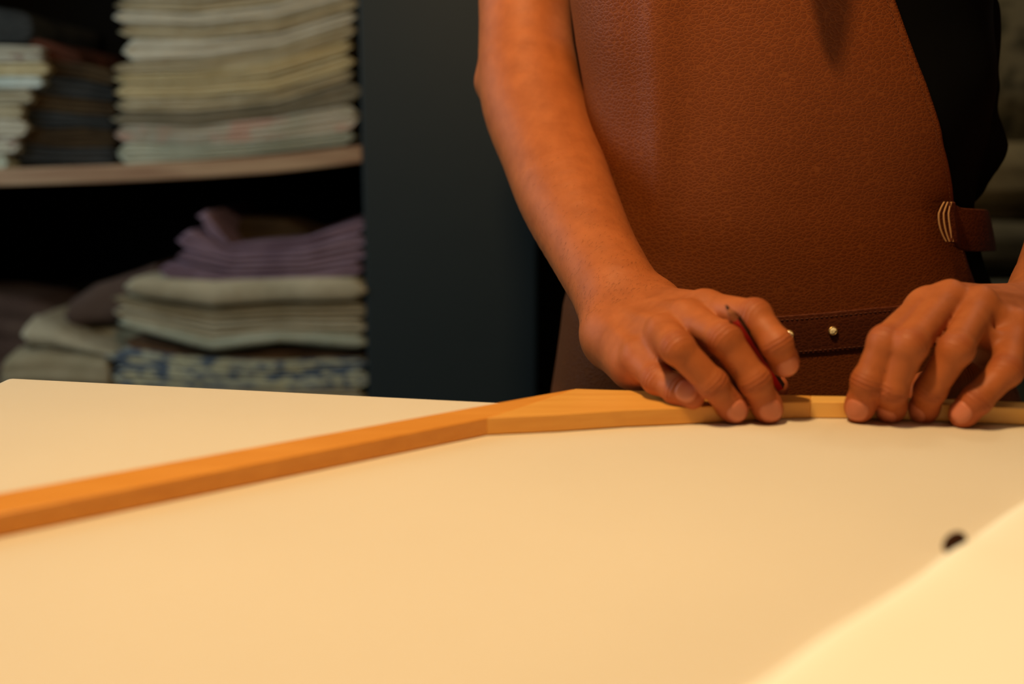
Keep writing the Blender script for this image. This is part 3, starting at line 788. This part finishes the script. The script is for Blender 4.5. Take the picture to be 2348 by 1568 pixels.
# fingernails
def nail(h, k, roll=0.0, wide=54, sc_=1.0):
    J = h.j[k]; r = FINGER_R[k][3] * sc_; r0 = FINGER_R[k][2]
    a = J[3] - J[2]; L = np.linalg.norm(a); a = a / L; n = dorsal_of(J, 2); b = np.cross(a, n)
    n, b = n * math.cos(roll) + b * math.sin(roll), b * math.cos(roll) - n * math.sin(roll)
    q_ = r / 0.0083; s0, s1 = L - 0.0100 * q_ ** 2, L + 0.0046
    V = []; G = []; Fc = []; NR, NA = 8, 40
    rows = [i / (NR - 1) for i in range(NR)] + [1.0]
    for q, rho in enumerate(rows):
        for i in range(NA):
            t_ = 2 * math.pi * i / NA; cu, su_ = math.cos(t_), math.sin(t_)
            e = 2 / 2.7
            u = rho * math.copysign(abs(cu) ** e, cu); v = rho * math.copysign(abs(su_) ** e, su_)
            s = (s0 + s1) / 2 + v * (s1 - s0) / 2
            ph = R(wide) * u * (1 - 0.10 * max(0, -v))
            h_ = min(1, s / L); rr = r0 + (r - r0) * h_
            drop = 0.0
            if s > L: drop = 0.65 * (rr - math.sqrt(max(0, rr * rr - (s - L) ** 2)))
            up_ = 0.00035 if q < NR - 2 else (0.00015 if q == NR - 2 else -0.0009)
            if q == NR - 1: up_ = -0.0004
            rr2 = rr + up_ - drop
            p = J[2] + a * s + n * (rr2 * math.cos(ph)) + b * (rr2 * math.sin(ph) * 0.97)
            V.append(p); G.append((rho, up_, n * math.cos(ph) + b * math.sin(ph)))
    Pv = np.array(V); dirs = np.array([g_[2] for g_ in G])
    for _ in range(4): Pv = Pv - dirs * h.sdf(Pv.astype(np.float32))[:, None]
    V = list(Pv + dirs * np.array([[g_[1] + 0.00015] for g_ in G]))
    for q in range(len(rows) - 1):
        for i in range(NA):
            j = (i + 1) % NA; Fc.append((q * NA + i, (q + 1) * NA + i, (q + 1) * NA + j, q * NA + j))
    attach(mesh_obj('fingernail', V, Fc, M_NAIL), person)
nail(RH, 'index', 0.0); nail(RH, 'middle', 0.0); nail(RH, 'ring', 0.05); nail(RH, 'pinky', 0.0)
nail(LH, 'index', 0.12); nail(LH, 'middle', 0.5); nail(LH, 'ring', 0.5); nail(LH, 'pinky', 0.1)

# fine hairs on the forearm
V = []; Fc = []
me = body.data; nv1 = len(V1)
nrm = np.empty(len(me.vertices) * 3, np.float32); me.vertices.foreach_get('normal', nrm); nrm = nrm.reshape(-1, 3)[:nv1]
w0 = (RH.wr + RH.wu) / 2; el = RH.A[2]; axv = w0 - el; Lf = np.linalg.norm(axv); axv = axv / Lf
s = (V1 - el) @ axv
cand = np.argwhere((s > 0.08) & (s < Lf + 0.004) & (nrm[:, 1] < -0.05)).ravel()
pw = np.clip(s[cand] / Lf, 0, 1) ** 3; pw /= pw.sum()
for i in rng.choice(cand, 520, replace=False, p=pw):
    n = nrm[i].astype(float); sidev = np.cross(n, axv); sidev /= np.linalg.norm(sidev)
    dr = axv * rng.uniform(0.3, 1) - sidev * rng.uniform(0.3, 1.0) + n * 0.18; dr /= np.linalg.norm(dr)
    ln = rng.uniform(0.0015, 0.0045); rad = 0.00004; b = np.cross(dr, n); b /= np.linalg.norm(b)
    p0 = V1[i] + n * 0.00005; p1 = p0 + dr * ln * 0.5 + n * 0.0003; p2 = p0 + dr * ln
    k = len(V); V += [p0 - b * rad, p0 + b * rad, p0 + n * rad * 1.5, p1 - b * rad * .8, p1 + b * rad * .8, p1 + n * rad * 1.2, p2]
    Fc += [(k, k+1, k+4, k+3), (k+1, k+2, k+5, k+4), (k+2, k, k+3, k+5), (k+3, k+4, k+6), (k+4, k+5, k+6), (k+5, k+3, k+6)]
o = attach(mesh_obj('arm_hair', V, Fc, M_HAIR), person); o['kind'] = 'stuff'

# head hair
def hair_sdf(p):
    hd = np.array([cx - 0.005, YC - 0.12, TZ + 0.71])
    d = sph(p, hd + [0, 0.022, 0.040], 0.092)
    return np.maximum(d, -(p[:, 2] - (hd[2] + 0.0) + (p[:, 1] - hd[1] + 0.05) * 0.9)) + 0.0
attach(np_mesh('hair', *surface(hair_sdf, (0.1, 0.70, TZ + 0.55), (0.37, 1.0, TZ + 0.88), 0.005), M_HAIR), person)

# ---------------------------------------------------------------- clothes
def shirt_sdf(p):
    d = torso_d(p, 0.002)
    nz = 0.0022 * np.sin(p[:, 2] * 55 + p[:, 0] * 30) * np.sin(p[:, 0] * 40 + p[:, 1] * 25)
    # cloth billowing out above the strap on the far side
    d = smin(d, rc(p, X(2262, 215, .925), X(2248, 330, .925), 0.008, 0.020), 0.014)
    d = smin(d, rc(p, X(2226, 330, .925), X(2212, 420, .925), 0.022, 0.014), 0.016)
    d = smin(d, rc(p, X(2230, 30, .92), X(2236, 200, .92), 0.018, 0.016), 0.02)
    d = np.maximum(d, p[:, 2] - (TZ + 0.50)); d = np.maximum(d, (TZ - 0.09) - p[:, 2])
    for s, x in ((-1, 0.05), (1, 0.44)):
        d = smin(d, rc(p, (cx + s * 0.06, YC - 0.08, TZ + 0.46), (x, YC - 0.02, TZ + 0.475), 0.068, 0.058), 0.04)
    sl = np.minimum(chain(p, RH.A[:3], [0.058, 0.054, 0.054], 0.01), chain(p, LH.A[:3], [0.058, 0.052, 0.052], 0.01))
    sl = np.maximum(sl, (TZ + 0.320) - p[:, 2])
    d = smin(d, sl, 0.012)
    return d + nz
attach(np_mesh('shirt', *surface(shirt_sdf, (-0.08, 0.66, TZ - 0.11), (0.60, 1.10, TZ + 0.56), 0.0045), M_SHIRT), person)
def trouser_sdf(p):
    d = torso_d(p, -0.003); d = np.maximum(d, p[:, 2] - (TZ - 0.02)); d = np.maximum(d, (TZ - 0.13) - p[:, 2])
    for s in (-1, 1):
        hx = cx + s * 0.095
        d = smin(d, rc(p, (hx, YC, TZ - 0.10), (hx + s * 0.01, YC, 0.47), 0.096, 0.068), 0.03)
        d = smin(d, rc(p, (hx + s * 0.01, YC, 0.47), (hx + s * 0.015, YC + 0.03, 0.11), 0.068, 0.055), 0.02)
    return np.maximum(d, 0.07 - p[:, 2])
attach(np_mesh('trousers', *surface(trouser_sdf, (0.0, 0.78, 0.03), (0.48, 1.12, TZ), 0.008), M_TROUSER), person)
for s in (-1, 1):
    hx = cx + s * 0.11
    def shoe_sdf(p, hx=hx, s=s):
        d = smin(rc(p, (hx, YC + 0.05, 0.052), (hx + s * 0.02, YC - 0.12, 0.04), 0.046, 0.042), rc(p, (hx, YC + 0.03, 0.05), (hx, YC + 0.03, 0.10), 0.045, 0.042), 0.02)
        return np.maximum(d, 0.0 - p[:, 2])
    attach(np_mesh('shoe', *surface(shoe_sdf, (hx - 0.09, 0.70, -0.02), (hx + 0.09, 1.08, 0.16), 0.006), M_SHOE), person)

# apron
redge = [(-420, 1960), (-150, 2020), (0, 2060), (150, 2110), (330, 2165), (420, 2190), (500, 2206), (620, 2235), (690, 2262), (760, 2278)]
ez, et = [], []
for r_, x_ in redge:
    th, z = hit(x_, r_, 0.008); ez.append(z); et.append(th)
ez.append(TZ - 0.06); et.append(1.25); ez.append(TZ - 0.4); et.append(1.35)
o_ = np.argsort(ez); ez = np.array(ez)[o_]; et = np.array(et)[o_]
def apron_off(th, z):
    o = 0.007 + 0.003 * math.sin(z * 9 + th * 2) + 0.004 * mnoise.noise(Vector((th * 1.6, z * 7, 2.0)))
    o += 0.006 * math.exp(-((th + 0.62 + 0.10 * math.sin(z * 8)) / 0.10) ** 2) * min(1, max(0, (z - TZ - 0.05) / 0.12))   # long soft fold
    return o
rows, cols = 150, 150; V = []
for i in range(rows + 1):
    z = TZ - 0.34 + (0.34 + 0.42) * i / rows
    t1 = float(np.interp(z, ez, et)); t0 = -1.85 + 0.35 * max(0, (z - TZ - 0.2) / 0.3)
    for j in range(cols + 1):
        th = t0 + (t1 - t0) * j / cols
        q = surf_pt(th, z, apron_off(th, z))
        V.append(q)
Fc = [(i * (cols+1) + j, i * (cols+1) + j + 1, (i+1) * (cols+1) + j + 1, (i+1) * (cols+1) + j) for i in range(rows) for j in range(cols)]
apron = mesh_obj('apron', V, Fc, M_APRON); attach(apron, person)
md = apron.modifiers.new('thick', 'SOLIDIFY'); md.thickness = 0.0018; md.offset = 1

def band(name, path, half, mat_, thick, offs, parent=None):
    """leather band following the torso; path of (theta, z), half height, offset"""
    V = []; n = len(path); prof = [(-1, 0.0), (-1.0, .6), (-0.96, 1.0), (-0.5, 1.12), (0, 1.15), (0.5, 1.12), (0.96, 1.0), (1.0, .6), (1, 0.0)]
    for (th, z), of, hf in zip(path, offs, half):
        for a, b in prof: V.append(surf_pt(th, z + a * hf, of + apron_off(th, z + a * hf) * 0.6 + b * thick))
    k = len(prof)
    Fc = [(i*k + j, i*k + (j+1) % k, (i+1)*k + (j+1) % k, (i+1)*k + j) for i in range(n - 1) for j in range(k)]
    Fc += [tuple(range(k))[::-1], tuple((n-1)*k + j for j in range(k))]
    o = mesh_obj(name, V, Fc, mat_, smooth=False); o.data.shade_auto_smooth if False else None
    return attach(o, parent or apron)
def interp_path(keys, n):
    K = np.array(keys, float); a = np.linspace(0, 1, len(K)); return [tuple(np.interp(s, a, K[:, c]) for c in range(K.shape[1])) for s in np.linspace(0, 1, n)]
k0 = [hit(x, y, 0.015) for x, y in ((1762, 773), (1850, 767), (1930, 760), (2010, 752.5), (2088, 746), (2170, 738), (2215, 732))]
pp = interp_path(k0, 70)
strap = band('waist_strap', pp, [0.0163] * 70, M_STRAP, 0.0028, [0.0045] * 70)
# stitching along both edges of the strap
def stitches(path, frac, off, name='stitching', parent=None, ln=0.0026, gap=0.0038, mat_=M_THREAD, offf=None):
    P_ = []
    for th, z, hz in path: P_.append(surf_pt(th, z + hz * frac, off + apron_off(th, z + hz * frac) * (0.6 if offf is None else offf)))
    P_ = np.array(P_); seg = np.linalg.norm(np.diff(P_, axis=0), axis=1); cum = np.concatenate([[0], np.cumsum(seg)])
    V = []; Fc = []; s = 0.001
    while s + ln < cum[-1]:
        a = np.array([np.interp(s, cum, P_[:, c]) for c in range(3)]); b = np.array([np.interp(s + ln, cum, P_[:, c]) for c in range(3)])
        d = (b - a) / np.linalg.norm(b - a); o1 = np.array([a[0] - np.interp(a[2], zz, cc), a[1] - float(yc(a[2])), 0]); o1 /= np.linalg.norm(o1)
        u = np.cross(d, o1); u /= np.linalg.norm(u); k = len(V); r = 0.00032
        for c_, rr, lift in ((a, 0.4, 0), ((a + b) / 2, 1.0, 0.0003), (b, 0.4, 0)):
            for q in range(6):
                t_ = q * math.pi / 3; V.append(c_ + o1 * (lift + r * rr * math.sin(t_)) + u * r * rr * math.cos(t_))
        for g in (0, 6):
            for q in range(6): Fc.append((k + g + q, k + g + (q+1) % 6, k + g + 6 + (q+1) % 6, k + g + 6 + q))
        s += gap
    return attach(mesh_obj(name, V, Fc, mat_), parent)
pz = [(a, b, 0.0163) for a, b in pp]
stitches(pz, 0.80, 0.0045 + 0.0031, parent=apron)
stitches(pz, -0.84, 0.0045 + 0.0031, parent=apron)
# seam stitches along the slanting right edge of the apron
ep = [(float(np.interp(z, ez, et)) - 0.045, z, 0) for z in np.linspace(TZ - 0.05, TZ + 0.33, 120)]
stitches(ep, 0, 0.0021, parent=apron, mat_=mat('tan_thread', (0.22, 0.07, 0.03), 0.7), offf=1.0)
# unseen strap added above the frame to cast a pointed shadow on the apron
LP = np.array([-0.09, 0.42, TZ + 0.73])
sth, sz = hit(1912, 158, 0.01); S0 = surf_pt(sth, sz, 0.01); tipP = S0 + (LP - S0) * 0.125
topP = surf_pt(sth - 0.15, TZ + 0.435, 0.014)
V = []; nS = 24
for i in range(nS + 1):
    t_ = i / nS; c_ = tipP * (1 - t_) + topP * t_ + np.array([0, -0.006 * math.sin(math.pi * t_), 0])
    hw = 0.017 * min(1, math.sqrt(i / 12) if i < 12 else 1)
    for a, b in ((-1, 0), (1, 0), (1, 1), (-1, 1)): V.append(c_ + np.array([a * max(hw, 0.0006), b * 0.0024, 0]))
Fc = [(i*4 + j, i*4 + (j+1) % 4, (i+1)*4 + (j+1) % 4, (i+1)*4 + j) for i in range(nS) for j in range(4)] + [(3, 2, 1, 0), (4*nS, 4*nS+1, 4*nS+2, 4*nS+3)]
attach(mesh_obj('shadow_strap', V, Fc, M_STRAP, smooth=False), apron)
# gold studs with a crystal face
def stud(px, py):
    th, z = hit(px, py, 0.017); p = surf_pt(th, z, apron_off(th, z) * 0.6 + 0.0045 + 0.0030)
    o1 = p - surf_pt(th, z, -0.02); o1 /= np.linalg.norm(o1); u = np.cross((0, 0, 1), o1); u /= np.linalg.norm(u); v = np.cross(o1, u)
    V = []; Fc = []; n = 28
    pr = [(3.2, 0), (3.55, 0.6), (3.6, 1.4), (3.3, 1.9), (2.9, 1.9), (2.7, 1.5), (0, 1.5)]
    for r, hh in pr:
        for i in range(n):
            a = 2 * math.pi * i / n; V.append(p + (u * math.cos(a) + v * math.sin(a)) * r * 0.001 + o1 * hh * 0.001)
    Fc = [(k*n+i, k*n+(i+1) % n, (k+1)*n+(i+1) % n, (k+1)*n+i) for k in range(len(pr)-1) for i in range(n)]
    s_ = attach(mesh_obj('stud', V, Fc, M_GOLD), apron); s_['label'] = 'round gold stud with a glittering face'
    V = [p + o1 * 0.0026]; Fc = []; m = 8
    for k, (r, hh, ph) in enumerate([(1.1, 2.7, 0), (2.0, 2.3, .5), (2.8, 1.6, 0)]):
        for i in range(m):
            a = 2 * math.pi * (i + ph) / m; V.append(p + (u * math.cos(a) + v * math.sin(a)) * r * 0.001 + o1 * (hh + 0.25 * math.sin(i * 2.3 + k)) * 0.001)
    for i in range(m): Fc.append((0, 1 + i, 1 + (i + 1) % m))
    for k in range(2):
        for i in range(m):
            a, b = 1 + k*m + i, 1 + k*m + (i+1) % m; Fc += [(a, a + m, b + m), (a, b + m, b)]
    g = mesh_obj('crystal', V, Fc, M_CRYSTAL, smooth=False); return attach(g, apron)
stud(1912, 759.5); stud(1811, 768)
# side strap whose layered end stands off the apron
kk = [hit(2166, 508, 0.02), hit(2190, 514, 0.02), hit(2222, 528, 0.016)]
kk += [(1.45, kk[-1][1] - 0.006), (1.8, kk[-1][1] - 0.014), (2.3, kk[-1][1] - 0.018)]
p2 = interp_path(kk, 40)
half2 = list(np.interp(np.linspace(0, 1, 40), [0, .2, 1], [0.0150, 0.0172, 0.0172]))
off2 = list(np.interp(np.linspace(0, 1, 40), [0, .12, .3, 1], [0.018, 0.017, 0.008, 0.006]))
band('side_strap', p2, half2, M_STRAP, 0.0030, off2)
for kx, dx in enumerate((0.0, 0.0016, 0.0032)):       # raw folded edges of the strap end
    V = []; th0, z0 = p2[0]
    Pn = 14
    ring = []
    for i in range(Pn + 1):
        s = -1 + 2 * i / Pn; z = z0 + s * 0.0152
        bow = 0.0035 * (1 - s * s)
        c_ = surf_pt(th0, z, off2[0] + 0.0045 + (dx - 0.002)) + np.array([-0.0012 - bow * (1 - 0.35 * kx) + kx * 0.0012, 0, 0])
        for q in range(6):
            a = q * math.pi / 3; V.append(c_ + np.array([0.0008 * math.cos(a), 0.0008 * math.sin(a), 0]))
    Fc = [(i*6+q, i*6+(q+1) % 6, (i+1)*6+(q+1) % 6, (i+1)*6+q) for i in range(Pn) for q in range(6)]
    o = attach(mesh_obj('strap_edge', V, Fc, M_EDGE), apron); o['label'] = 'tan raw leather edge of the strap end'

# ---------------------------------------------------------------- pencil
pa, pb_ = D(1664, 699, .622), D(1787, 886, .668)
axp = pb_ - pa; Lp = np.linalg.norm(axp); axp /= Lp
u = np.cross(axp, (0, -1, 0)); u /= np.linalg.norm(u); v = np.cross(axp, u)
pen = empty('pencil', tuple(pb_), 'short red and black pencil held between index and middle finger, sharpened end up', 'pencil')
m_red = mat('red_lacquer', (0.50, 0.012, 0.010), 0.3); m_blk = mat('black_lacquer', (0.012, 0.010, 0.009), 0.3)
def turned(name, pts, n, m, rot=0.0, smooth=True):
    V = []; 
    for s, r in pts:
        for i in range(n):
            a = 2 * math.pi * (i / n) + rot; V.append(pa + axp * s + (u * math.cos(a) + v * math.sin(a)) * r)
    Fc = [(k*n+i, k*n+(i+1) % n, (k+1)*n+(i+1) % n, (k+1)*n+i) for k in range(len(pts)-1) for i in range(n)]
    Fc += [tuple(range(n))[::-1], tuple((len(pts)-1)*n + i for i in range(n))]
    return attach(mesh_obj(name, V, Fc, m, smooth=smooth), pen)
turned('lead', [(0, 0.0003), (0.003, 0.0011)], 12, mat('graphite', (0.03, 0.03, 0.03), 0.4))
turned('sharpened_cone', [(0.003, 0.0011), (0.0115, 0.0034)], 18, mat('cedar', (0.36, 0.12, 0.05), 0.7))
o = turned('barrel', [(0.0112, 0.0034), (0.0135, 0.0037), (Lp, 0.0037)], 6, m_red, rot=0.25, smooth=False)
o.data.materials.append(m_blk)
for p_ in o.data.polygons:
    if p_.index % 2 == 1 and len(p_.vertices) == 4: p_.material_index = 1
